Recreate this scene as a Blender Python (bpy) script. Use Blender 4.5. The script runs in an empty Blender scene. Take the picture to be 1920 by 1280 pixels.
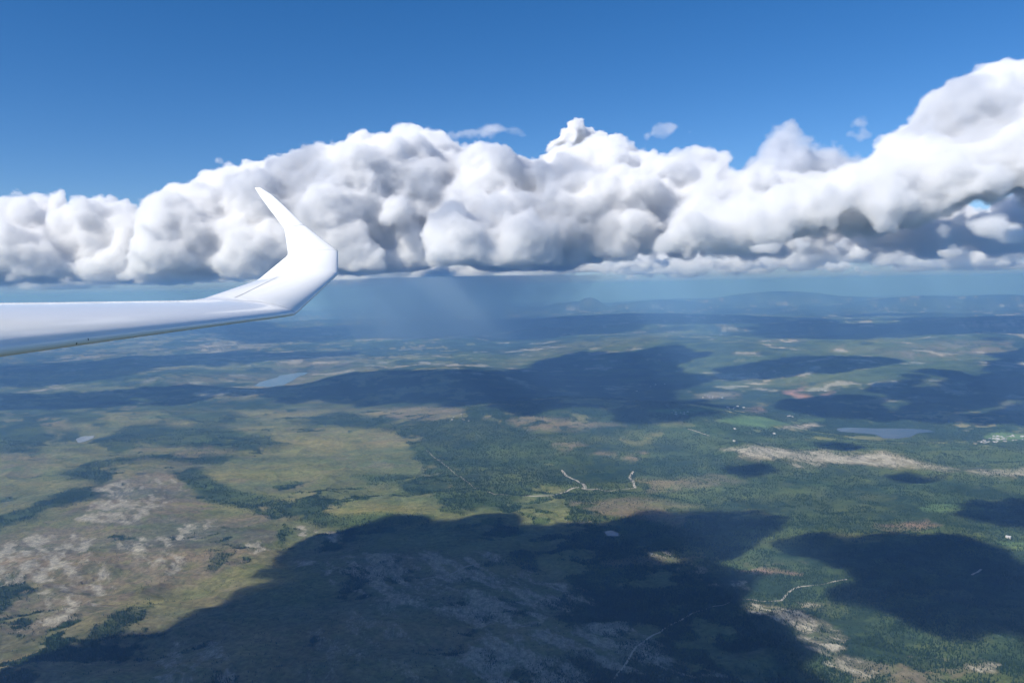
import bpy, bmesh, math, random
import numpy as np
from mathutils import Vector, Matrix
random.seed(7)
S = bpy.context.scene
C = S.collection
# ------------------------------------------------------------------ camera, sky, sun, exposure
F_PX = 1500.0                      # focal length in pixels of the 1920 x 1280 photograph
PITCH = math.radians(3.89); ROLL = math.radians(1.2)
ALT = 1400.0                       # height of the glider above the forest plateau (camera at the origin)
cam = bpy.data.cameras.new("camera"); camo = bpy.data.objects.new("camera", cam); C.objects.link(camo)
cam.sensor_width = 36.0; cam.lens = 36.0 * F_PX / 1920.0
cam.clip_start = 0.05; cam.clip_end = 600000.0
_F = Vector((0, math.cos(PITCH), -math.sin(PITCH)))
_R0 = Vector((1, 0, 0)); _U0 = Vector((0, math.sin(PITCH), math.cos(PITCH)))
_R = _R0 * math.cos(ROLL) - _U0 * math.sin(ROLL); _U = _U0 * math.cos(ROLL) + _R0 * math.sin(ROLL)
camo.matrix_world = Matrix(((_R.x, _U.x, -_F.x, 0), (_R.y, _U.y, -_F.y, 0), (_R.z, _U.z, -_F.z, 0), (0, 0, 0, 1)))
S.camera = camo
SUN = Vector((-0.60, -0.48, 0.64)).normalized()        # direction towards the sun: behind the left shoulder
sl = bpy.data.lights.new("sun", 'SUN'); sl.energy = 5.0; sl.angle = math.radians(0.53); sl.color = (1.0, 0.955, 0.90)
so = bpy.data.objects.new("sun", sl); C.objects.link(so); so.rotation_euler = SUN.to_track_quat('Z', 'Y').to_euler()
W = bpy.data.worlds.new("World"); S.world = W; W.use_nodes = True
wn = W.node_tree.nodes; wn.clear()
sky = wn.new('ShaderNodeTexSky'); sky.sky_type = 'NISHITA'; sky.sun_disc = False
sky.sun_elevation = math.asin(SUN.z); sky.sun_rotation = math.atan2(SUN.x, SUN.y)
sky.altitude = 2500; sky.air_density = 1.0; sky.dust_density = 0.35; sky.ozone_density = 2.2
bg = wn.new('ShaderNodeBackground'); bg.inputs[1].default_value = 0.094
wo = wn.new('ShaderNodeOutputWorld')
hs = wn.new('ShaderNodeHueSaturation'); hs.inputs['Saturation'].default_value = 1.35
W.node_tree.links.new(sky.outputs[0], hs.inputs['Color']); tn = wn.new('ShaderNodeMix'); tn.data_type = 'RGBA'; tn.blend_type = 'MULTIPLY'; tn.inputs[0].default_value = 1.0; tn.inputs[7].default_value = (1.02, 0.955, 1.05, 1)
W.node_tree.links.new(hs.outputs[0], tn.inputs[6]); # the lowest few degrees of air are paler and bluer than the clean-air sky model gives
tcw = wn.new('ShaderNodeTexCoord'); sx = wn.new('ShaderNodeSeparateXYZ'); mrw = wn.new('ShaderNodeMapRange'); mrw.interpolation_type = 'SMOOTHSTEP'
mrw.inputs[1].default_value = -0.01; mrw.inputs[2].default_value = 0.11; mrw.inputs[3].default_value = 0.85; mrw.inputs[4].default_value = 0.0
hm = wn.new('ShaderNodeMix'); hm.data_type = 'RGBA'; hm.inputs[7].default_value = (2.5, 4.0, 5.7, 1)
lw = W.node_tree.links.new; lw(tcw.outputs['Generated'], sx.inputs[0]); lw(sx.outputs['Z'], mrw.inputs[0]); lw(mrw.outputs[0], hm.inputs[0]); lw(tn.outputs[2], hm.inputs[6]); lw(hm.outputs[2], bg.inputs[0]); W.node_tree.links.new(bg.outputs[0], wo.inputs[0])
S.view_settings.view_transform = 'Standard'; S.view_settings.look = 'None'
S.view_settings.exposure = 0.30; S.view_settings.gamma = 1.0
cy = S.cycles
cy.max_bounces = 14; cy.diffuse_bounces = 3; cy.glossy_bounces = 3; cy.transmission_bounces = 4
cy.volume_bounces = 14; cy.transparent_max_bounces = 128
cy.use_denoising = True; cy.sample_clamp_indirect = 10.0
cy.volume_step_rate = 1.6; cy.volume_max_steps = 512

Fn, Rn, Un = np.array(_F), np.array(_R), np.array(_U); SN = np.array(SUN)
def ray(px, py):
    """direction(s) with unit depth through a point of the photograph (1920 x 1280)"""
    px = np.asarray(px, float); py = np.asarray(py, float)
    return Fn + ((px - 960) / F_PX)[..., None] * Rn + ((640 - py) / F_PX)[..., None] * Un
def at(px, py, depth):
    return ray(px, py) * np.asarray(depth, float)[..., None]
def project(P):
    d = P @ Fn; d = np.where(np.abs(d) < 1e-3, 1e-3, d)
    return 960 + F_PX * (P @ Rn) / d, 640 - F_PX * (P @ Un) / d, d
def tag(o, label=None, cat=None, group=None, kind=None):
    for k, v in (('label', label), ('category', cat), ('group', group), ('kind', kind)):
        if v: o[k] = v
    return o
def mat(name):
    m = bpy.data.materials.new(name); m.use_nodes = True; m.node_tree.nodes.clear()
    return m, m.node_tree.nodes, m.node_tree.links
# ------------------------------------------------------------------ numpy noise
def _h(ix, iy, seed):
    n = (ix.astype(np.int64) * 374761393 + iy.astype(np.int64) * 668265263 + seed * 974634777) & 0xffffffff
    n = ((n ^ (n >> 13)) * 1274126177) & 0xffffffff
    return ((n ^ (n >> 16)) & 0xffff) / 65535.0
def vnoise(x, y, seed=0):
    ix = np.floor(x); iy = np.floor(y); fx = x - ix; fy = y - iy
    fx = fx * fx * fx * (fx * (fx * 6 - 15) + 10); fy = fy * fy * fy * (fy * (fy * 6 - 15) + 10)
    a = _h(ix, iy, seed); b = _h(ix + 1, iy, seed); c = _h(ix, iy + 1, seed); d = _h(ix + 1, iy + 1, seed)
    return (a + (b - a) * fx) * (1 - fy) + (c + (d - c) * fx) * fy
def fbm(x, y, octs=5, seed=0, gain=0.5):
    s = 0; a = 1; t = 0
    for k in range(octs):
        s = s + a * (vnoise(x, y, seed + k * 17) * 2 - 1); t += a
        x, y = 1.62 * x + 1.21 * y + 3.1, -1.21 * x + 1.62 * y + 7.7; a *= gain
    return s / t
def sstep(a, b, x):
    t = np.clip((x - a) / (b - a), 0, 1); return t * t * (3 - 2 * t)
# ------------------------------------------------------------------ ground: relief and land cover of one sheet that reaches the horizon
def plane(px, py, z=-ALT):
    d = ray(px, py); t = z / d[..., 2]; return d * t[..., None]
def seg_dist(X, Y, P, closed=True):
    """signed distance to a polygon (negative inside) or distance to an open line"""
    P = np.asarray(P, float); n = len(P); best = np.full(X.shape, 1e18); ins = np.zeros(X.shape, bool)
    for i in range(n if closed else n - 1):
        ax, ay = P[i]; bx, by = P[(i + 1) % n]; dx, dy = bx - ax, by - ay
        t = np.clip(((X - ax) * dx + (Y - ay) * dy) / (dx * dx + dy * dy + 1e-9), 0, 1)
        best = np.minimum(best, (X - ax - t * dx) ** 2 + (Y - ay - t * dy) ** 2)
        if closed:
            c = ((ay > Y) != (by > Y)); ins ^= c & (X < (bx - ax) * (Y - ay) / (by - ay + 1e-12) + ax)
    d = np.sqrt(best); return np.where(ins, -d, d) if closed else d
def gline(pts, z=-ALT):
    a = np.array(pts, float); return plane(a[:, 0], a[:, 1], z)[:, :2]
def curv(x, y): return (x * x + y * y) / 1.486e7       # the round earth falls away
# valley (a depression right of centre): its near brow and far foot, drawn on the plateau level
BROW = gline([(880,735),(1010,750),(1120,757),(1250,771),(1330,781),(1450,800),(1560,826),(1700,838),(1920,850),(2300,885)])
HILLS = [  # px, py of crest, distance, half width across / along, fullness
    (842, 690, 11600, 1250, 1500), (700, 700, 11900, 1100, 1200), (600, 722, 11400, 900, 900), (930, 712, 11300, 700, 1000),
    (1190, 644, 17500, 3300, 2400), (1060, 662, 16000, 1700, 1500), (1330, 640, 18500, 2500, 2200),
    (1000, 607, 26500, 4200, 3000), (860, 630, 24500, 2300, 2500), (1200, 590, 30000, 5200, 3500),
    (1460, 690, 12800, 900, 800), (1750, 655, 15500, 3000, 2200), (1880, 600, 21000, 3600, 2600),
    (1740, 556, 43000, 4200, 4200), (1890, 556, 40000, 3600, 3600), (1105, 559, 46000, 1000, 1500), (1058, 569, 46000, 1700, 1800), (1250, 563, 47000, 3500, 2500),
    (1450, 546, 52000, 5200, 4200), (1290, 560, 60000, 8000, 5000), (1600, 560, 52000, 6000, 4000),
    (300, 690, 14500, 3000, 1500), (60, 700, 14500, 2500, 1700), (200, 640, 24000, 6000, 3500), (500, 640, 25000, 3600, 3000),
    (1405, 833, 6380, 230, 420), (1470, 846, 6330, 260, 380), (1560, 848, 6330, 330, 380), (1660, 847, 6330, 260, 380), (1745, 868, 6100, 240, 330), (1860, 885, 5920, 330, 260), (1060, 752, 8250, 1500, 1100), (1230, 768, 7900, 900, 900), (1000, 852, 6650, 500, 400), (1300, 868, 6100, 600, 350), (430, 1010, 4620, 350, 260), (250, 960, 5000, 420, 300), (100, 1000, 4750, 300, 260),
    (1050, 824, 7350, 700, 500), (1180, 845, 6900, 420, 420), (240, 880, 6300, 600, 900), (640, 985, 4950, 200, 200), (160, 1075, 4100, 300, 300),
]
def relief(x, y):
    D = np.hypot(x, y)
    near = 1 - sstep(9000, 22000, D); far = sstep(13000, 45000, D)
    h = 62 * fbm(x / 2300, y / 2300, 5, 3)
    h = h + near * (34 * (1 - 1.7 * np.abs(fbm(x / 520 + 5, y / 380, 4, 9))) + 3.5 * fbm(x / 60, y / 60, 3, 31))
    h = h + far * (300 * (fbm(x / 14000, y / 11000, 5, 21) + 0.05) + 130 * (1 - 2 * np.abs(fbm(x / 6000, y / 4200, 4, 25))))
    mid = sstep(9500, 12500, D) * (1 - sstep(30000, 45000, D))
    h = h + mid * 95 * (1 - 2 * np.abs(fbm(x / 3800 + 2, y / 3000, 5, 141)))
    h = h + 230 * sstep(10500, 15500, D) * sstep(-1000, 3000, x) * (1 - sstep(22000, 32000, D))
    b = seg_dist(x, y, np.concatenate([BROW, gline([(2300,630),(880,630)])]))      # inside = beyond the brow
    v = sstep(0, 900, -b) * (1 - sstep(1700, 5200, -b)) * sstep(-1500, 2600, x + 0.25 * (y - 9000))
    h = h - 120 * v
    for px, py, d, wx, wy in HILLS:
        c = at(px, py, d); top = c[2] + ALT + curv(c[0], c[1])
        q = ((x - c[0]) / wx) ** 2 + ((y - c[1]) / wy) ** 2
        m = q < 9
        if m.any():
            amt = np.exp(-q * 0.9) * (1 + 0.22 * fbm(x / (wx * 0.5), y / (wx * 0.5), 3, 77) * np.minimum(q, 1))
            h = np.where(m, np.maximum(h, h * 0.35 + top * amt * 1.0), h) if top > 0 else h
    return h
# ---- sheet vertices: fine where the photograph looks, coarse behind the camera
def sheet():
    dense = np.linspace(math.radians(-37), math.radians(37), 1000)
    rest = np.linspace(math.radians(37), math.radians(323), 90)[1:-1]
    az = np.concatenate([dense, rest])
    inv = np.linspace(1 / 2350.0, 1 / 170000.0, 700)
    r = np.concatenate([[1.0, 600, 1200, 1700, 2100], 1 / inv, [210000.0]])
    Az, Rr = np.meshgrid(az, r); return Rr * np.sin(Az), Rr * np.cos(Az), len(r), len(az)
X, Y, NR, NA = sheet()
H = relief(X, Y)
LAKES = {  # outlines in the photograph, level (m above the plateau datum)
 'long': ([(476,722),(487,715),(507,709),(521,706),(523,702),(540,700),(556,697),(577,697),(571,701),(560,704),(548,712),(531,720),(505,724)], -20),
 'valley': ([(1566,802),(1590,800),(1650,802),(1700,802),(1738,804),(1752,808),(1722,811),(1705,818),(1680,821),(1655,820),(1640,813),(1600,810),(1575,808)], -70),
 'bog': ([(142,822),(152,817),(178,815),(174,820),(160,826),(146,829)], 0),
 'tarn': ([(1132,996),(1146,993),(1160,999),(1158,1004),(1140,1004)], 0),
 'sliver': ([(430,687),(445,686),(458,687),(448,690),(432,690)], 10),
}
lakes_w = {}
for k, (pts, lev) in LAKES.items():
    a = np.array(pts, float); w = plane(a[:, 0], a[:, 1], -ALT + lev)[:, :2]
    lakes_w[k] = w; c = w.mean(0); ext = np.abs(w - c).max()
    m = (np.hypot(X - c[0], Y - c[1]) < ext * 2.4 + 600)
    if m.any():
        d = seg_dist(X[m], Y[m], w)
        flat = lev - 3 + 8 * sstep(0, 60, d) 
        t = sstep(60, ext * 0.8 + 350, d)
        H[m] = np.where(d < 30, flat, flat * (1 - t) + H[m] * t)
Z = H - ALT - curv(X, Y)
P3 = np.stack([X, Y, Z], -1).reshape(-1, 3)
px, py, dep = project(P3); px = px.reshape(X.shape); py = py.reshape(X.shape); dep = dep.reshape(X.shape)
D = np.hypot(X, Y)
# ---- land cover, as albedo
warp = fbm(X / 500, Y / 500, 4, 41); warp2 = fbm(X / 500 + 9, Y / 500 + 4, 4, 45); wf = fbm(X / 90, Y / 90, 3, 51)
scale_px = 1500.0 / np.maximum(dep, 500)
WX = px + (warp * 170 + wf * 60) * scale_px; WY = py + (warp2 * 120 + wf * 45) * scale_px * np.clip(1400 / np.maximum(dep, 500), 0.02, .6)
inview = (dep > 1500) & (px > -80) & (px < 2000)
def pmask(pts, soft=3.0):
    out = np.zeros(X.shape); a = np.array(pts, float)
    m = inview & (WX > a[:, 0].min() - 25) & (WX < a[:, 0].max() + 25) & (WY > a[:, 1].min() - 12) & (WY < a[:, 1].max() + 12)
    if m.any():
        d = seg_dist(WX[m], WY[m] * 1.0, a); out[m] = 1 - sstep(-soft, soft, d)
    return out
FOREST = np.array((.024, .045, .028)); YOUNG = np.array((.068, .098, .036)); BOG = np.array((.160, .158, .075)); HEATH = np.array((.165, .143, .098))
ROCK = np.array((.33, .31, .25)); FIELD = np.array((.10, .17, .07)); SAND = np.array((.40, .36, .30)); RED = np.array((.33, .20, .17)); MARSH = np.array((.120, .145, .058))
n1 = fbm(X / 1100, Y / 800, 5, 61); n2 = fbm(X / 330 + 2, Y / 300, 5, 67); n3 = fbm(X / 3500, Y / 3000, 4, 71)
# left third: open bogs with islands of wood; right: wood with openings; far: wood on slopes, paler fells on tops
side = 1 - sstep(760, 1000, px + 90 * n1)
openness = 0.22 * side - 0.20 * (1 - side) + 0.5 * n1 + 0.5 * n2 + 0.35 * fbm(X / 130, Y / 110, 4, 69)
openness = openness - sstep(8500, 12000, D) * 0.34
wood = 1 - sstep(-0.05, 0.05, openness)
alb = BOG * (0.5 + 0.5 * sstep(-.4, .4, n2))[..., None] + HEATH * (0.5 - 0.5 * sstep(-.4, .4, n2))[..., None]
alb = alb + (MARSH - alb) * sstep(0.0, 0.5, n3 + 0.5 * n2)[..., None] * 0.6
green = FOREST + (YOUNG - FOREST) * (sstep(-.2, .6, n3 * .8 + n2 * .6))[..., None]
alb = alb * (1 - wood[..., None]) + green * wood[..., None]
rock = np.zeros(X.shape)
COVER = [  # kind, strength, outline in the photograph
 ('bog', .9, [(370,880),(430,850),(560,812),(650,808),(700,826),(770,850),(790,890),(745,905),(800,935),(760,955),(690,950),(620,925),(600,900),(520,915),(420,905),(360,900)]),
 ('bog', .8, [(300,760),(360,765),(520,768),(560,785),(640,800),(720,790),(560,812),(430,830),(330,820),(200,800)]),
 ('bog', .9, [(150,795),(230,775),(300,765),(320,770),(240,800),(170,825),(260,850),(130,870),(60,850),(100,820)]),
 ('bog', .8, [(0,860),(60,870),(200,870),(190,905),(130,920),(0,960),(-60,960),(-60,860)]),
 ('bog', .9, [(540,960),(600,975),(640,985),(790,960),(800,975),(660,985),(600,1000),(520,985)]),
 ('heath', .9, [(170,935),(210,882),(300,888),(350,930),(480,965),(500,1000),(470,1060),(400,1100),(330,1110),(220,1150),(130,1160),(80,1190),(0,1200),(-60,1190),(-60,1040),(60,1000),(140,960)]),
 ('wood', .95, [(-60,1010),(0,1000),(60,975),(110,950),(170,930),(190,905),(120,915),(60,945),(-60,985)]),
 ('wood', .95, [(180,905),(200,880),(290,862),(400,870),(430,850),(330,850),(180,860),(120,890)]),
 ('wood', .95, [(300,885),(350,875),(420,905),(470,925),(560,935),(640,960),(700,960),(760,960),(800,965),(790,975),(660,992),(560,975),(440,955),(370,930),(330,910)]),
 ('wood', .95, [(650,800),(760,810),(790,850),(800,880),(760,905),(700,905),(650,890),(780,895),(820,920),(840,960),(1000,935),(1010,800),(880,780),(760,790)]),
 ('wood', .9, [(0,800),(60,785),(90,800),(100,830),(60,850),(-40,850),(-40,800)]), ('wood', .9, [(105,808),(140,805),(148,825),(120,830),(104,820)]),
 ('wood', .9, [(190,820),(240,795),(300,790),(340,800),(420,795),(470,810),(440,830),(330,840),(270,830),(210,850),(190,850)]),
 ('wood', .9, [(320,775),(420,765),(480,790),(380,800)]), ('wood', .9, [(540,790),(640,770),(740,790),(700,805),(600,800)]), ('wood', .9, [(60,775),(180,768),(210,790),(140,795)]),
 ('wood', .9, [(430,810),(520,815),(545,832),(480,845),(350,845),(380,820)]),
 ('wood', .9, [(0,1150),(60,1100),(40,1060),(0,1080),(-60,1100),(-60,1180)]), ('wood', .7, [(500,985),(530,1000),(520,1030),(495,1020)]),
 ('wood', .7, [(380,1040),(430,1040),(420,1075),(385,1060)]), ('wood', .8, [(150,1190),(230,1150),(300,1130),(280,1160),(160,1220)]),
 ('wood', .85, [(1010,800),(1210,795),(1420,820),(1700,840),(1920,840),(1990,960),(1990,1300),(1500,1300),(1300,1060),(1100,960),(1060,870),(980,860)]),
 ('wood', .9, [(0,765),(500,745),(520,752),(1010,757),(1200,775),(1010,775),(700,765),(200,770),(0,785)]),
 ('rock', .8, [(215,885),(300,890),(330,930),(300,960),(240,980),(150,975),(170,940)]),
 ('rock', .95, [(40,1010),(110,990),(160,1010),(170,1060),(150,1080),(80,1090),(0,1095),(-60,1110),(-60,1040)]),
 ('rock', .95, [(60,1110),(120,1095),(150,1075),(175,1080),(180,1110),(160,1150),(110,1170),(40,1198),(20,1190),(60,1150)]),
 ('rock', .95, [(330,985),(380,975),(400,990),(350,1015),(310,1010)]), ('rock', .9, [(210,1010),(300,1000),(330,1050),(310,1080),(240,1070)]),
 ('rock', .95, [(525,985),(560,983),(640,990),(645,1008),(590,1020),(550,1010)]), ('rock', .95, [(435,1025),(470,1015),(500,1040),(455,1050)]),
 ('rock', .9, [(540,1060),(570,1050),(590,1060),(560,1070)]), ('rock', .75, [(600,1050),(760,1030),(900,1040),(960,1060),(1100,1100),(1100,1130),(960,1180),(700,1120),(600,1090)]),
 ('rock', .7, [(280,1200),(440,1190),(460,1290),(280,1290)]), ('rock', .75, [(1120,1180),(1200,1170),(1260,1220),(1400,1280),(1000,1290),(860,1240),(900,1180),(1010,1170)]),
 ('rock', .35, [(700,1130),(880,1120),(900,1290),(560,1290),(600,1180)]),
 ('rock', 1., [(1360,842),(1400,832),(1440,834),(1475,843),(1510,848),(1560,846),(1620,850),(1665,847),(1700,856),(1750,870),(1790,882),(1700,876),(1640,866),(1560,862),(1500,868),(1470,862),(1420,866),(1375,856)]),
 ('rock', .8, [(1470,868),(1540,866),(1560,874),(1500,880)]), ('rock', 1., [(1800,882),(1880,884),(1930,880),(1930,893),(1860,892)]),
 ('rock', .95, [(1410,1150),(1440,1135),(1500,1145),(1560,1180),(1600,1195),(1620,1225),(1570,1235),(1500,1210),(1460,1180)]), ('rock', .8, [(1500,1130),(1560,1140),(1555,1155),(1510,1150)]),
 ('rock', .7, [(1200,1035),(1240,1035),(1245,1045),(1200,1050)]), ('rock', .6, [(1280,1050),(1340,1075),(1330,1085),(1260,1065)]), ('rock', .7, [(1390,1095),(1440,1100),(1430,1112),(1360,1104)]),
 ('rock', .6, [(1580,1235),(1650,1240),(1700,1265),(1650,1290),(1560,1260)]), ('rock', .7, [(1800,1240),(1880,1235),(1890,1260),(1820,1265)]),
 ('heath', .8, [(950,790),(1000,782),(1100,785),(1180,798),(1080,806),(980,806)]), ('heath', .9, [(1020,830),(1045,822),(1072,832),(1060,843),(1035,843)]),
 ('heath', .9, [(1150,860),(1190,842),(1200,855),(1180,868)]), ('heath', .7, [(1105,845),(1140,850),(1140,858),(1110,855)]),
 ('heath', .8, [(1100,935),(1180,930),(1300,950),(1290,985),(1200,970),(1120,960)]), ('bog', .9, [(1210,942),(1290,950),(1420,952),(1428,960),(1380,966),(1260,962)]),
 ('heath', .6, [(1180,900),(1280,895),(1330,885),(1380,900),(1320,912),(1240,918),(1200,925)]), ('heath', .9, [(1075,985),(1110,980),(1118,992),(1090,996)]),
 ('bog', .9, [(1160,823),(1200,830),(1215,818),(1245,808),(1252,818),(1200,834),(1170,832)]), ('heath', .6, [(1130,1055),(1250,1030),(1440,1035),(1500,1050),(1400,1060),(1300,1050),(1200,1068)]),
 ('red', .6, [(1420,1066),(1500,1080),(1490,1085),(1400,1075)]), ('red', .45, [(1690,985),(1780,978),(1760,992),(1700,992)]), ('bog', .8, [(1290,1035),(1430,1040),(1420,1048),(1300,1045)]),
 ('bog', .85, [(1560,1000),(1680,998),(1640,1008),(1570,1012)]), ('field', .5, [(1760,945),(1830,945),(1870,955),(1800,962),(1755,956)]), ('bog', .6, [(1610,920),(1690,932),(1660,940)]),
 ('field', .5, [(1870,1010),(1925,1012),(1930,1028),(1880,1020)]), ('heath', .7, [(1580,1230),(1660,1250),(1760,1270),(1760,1290),(1600,1290)]), ('heath', .6, [(1700,1230),(1780,1230),(1830,1260),(1800,1290),(1700,1290)]),
 ('heath', .8, [(700,775),(750,765),(840,762),(870,768),(830,785),(740,785)]), ('heath', .7, [(320,850),(410,835),(420,845),(340,857)]), ('bog', .8, [(620,800),(720,805),(700,812),(640,815)]),
 ('field', 1., [(1230,770),(1330,765),(1345,770),(1300,780),(1250,778)]), ('field', 1., [(1345,790),(1385,780),(1450,785),(1500,795),(1440,803),(1390,796)]), ('field', .8, [(1395,778),(1450,783),(1440,787),(1400,785)]),
 ('field', .5, [(1500,787),(1550,783),(1545,790),(1505,793)]), ('sand', .9, [(1470,803),(1500,799),(1530,795),(1540,800),(1510,804)]), ('field', 1., [(1845,818),(1880,810),(1940,815),(1940,825),(1870,825)]),
 ('field', .6, [(1500,842),(1580,845),(1560,838)]),
 ('red', .9, [(1480,735),(1500,727),(1500,738),(1520,745),(1500,748)]), ('red', .6, [(1540,740),(1560,735),(1550,745)]), ('rock', .8, [(1370,712),(1400,695),(1450,692),(1455,700),(1400,712)]),
 ('sand', .5, [(1300,742),(1340,735),(1370,738),(1340,750)]), ('red', .5, [(1410,768),(1450,762),(1440,772)]), ('heath', .7, [(1330,735),(1380,732),(1390,745),(1340,748)]),
 ('rock', .8, [(1760,612),(1820,602),(1940,598),(1940,612),(1850,615)]), ('heath', .6, [(1640,660),(1760,640),(1900,640),(1900,660),(1700,670)]), ('bog', .7, [(1560,655),(1640,650),(1640,658),(1570,662)]),
 ('bog', .7, [(1620,635),(1700,622),(1720,630),(1640,642)]), ('field', .3, [(1030,625),(1130,615),(1260,605),(1260,615),(1120,628)]), ('bog', .6, [(930,690),(1000,650),(1130,635),(1300,620),(1200,645),(1060,660),(960,688)]),
 ('heath', .5, [(460,735),(480,700),(640,672),(700,690),(600,700),(560,730)]), ('heath', .7, [(300,715),(380,705),(480,700),(470,712),(350,725)]), ('heath', .6, [(500,668),(650,660),(700,676),(600,686),(500,680)]),
 ('rock', .6, [(380,735),(450,728),(485,728),(470,732),(400,740)]), ('rock', .6, [(140,768),(175,763),(170,768)]), ('rock', .6, [(400,763),(430,761),(425,766)]), ('rock', .6, [(330,655),(440,640),(520,650),(400,662)]),
]
COL = dict(bog=BOG, heath=HEATH, wood=FOREST, rock=ROCK, field=FIELD, sand=SAND, red=RED)
rockn = sstep(-.25, .4, fbm((.82 * X + .57 * Y) / 45, (.82 * Y - .57 * X) / 120, 5, 91) + 0.4 * warp)
for kind, st, pts in COVER:
    soft = 4.0 if kind in ('field', 'sand') else 7.0
    mk = pmask(pts, soft) * st
    if kind == 'wood':
        keep = mk * sstep(-0.55, -0.25, n2 + 0.3 * wf)
        alb = alb * (1 - keep[..., None]) + green * keep[..., None]; wood = np.maximum(wood * (1 - mk), keep); rock = rock * (1 - keep)
    elif kind == 'rock':
        k = mk * ((0.6 + 0.4 * rockn) if st == 1. else (0.25 + 0.75 * rockn))
        alb = alb * (1 - k[..., None]) + COL['heath'] * k[..., None]; rock = np.maximum(rock, k); wood = wood * (1 - mk * (0.5 + .5 * rockn))
    else:
        c = COL[kind] if kind != 'bog' else BOG * 0.5 + MARSH * 0.5 + (BOG - MARSH) * 0.9 * np.clip(n2, -.5, .5)[..., None]
        if kind in ('bog', 'heath'): mk = mk * (1 - 0.9 * sstep(0.06, 0.2, fbm(X / 210 + 4, Y / 130, 6, 97, .62)))
        alb = alb * (1 - mk[..., None]) + c * mk[..., None]; wood = wood * (1 - mk)
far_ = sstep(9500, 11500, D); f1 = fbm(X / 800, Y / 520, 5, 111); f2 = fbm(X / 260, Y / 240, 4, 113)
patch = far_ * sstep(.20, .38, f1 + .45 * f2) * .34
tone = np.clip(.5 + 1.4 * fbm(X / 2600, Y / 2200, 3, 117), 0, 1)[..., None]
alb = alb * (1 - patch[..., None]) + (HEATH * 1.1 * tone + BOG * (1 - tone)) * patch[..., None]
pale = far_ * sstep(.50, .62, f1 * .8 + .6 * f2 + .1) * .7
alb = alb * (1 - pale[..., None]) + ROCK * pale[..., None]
mott = sstep(.05, .35, fbm(X / 55, Y / 45, 4, 121)) * (1 - far_) * .35
alb = alb * (1 - mott[..., None]) + YOUNG * mott[..., None]
st_ = fbm(X / 900 + 3, Y / 260, 5, 131); alb = alb * 0.92 * (1 + 0.30 * fbm(X / 220, Y / 160, 5, 99, .6) + 0.3 * st_ + 0.1 * wf)[..., None] * (1 + st_[..., None] * np.array((.22, .0, -.15)))
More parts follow.
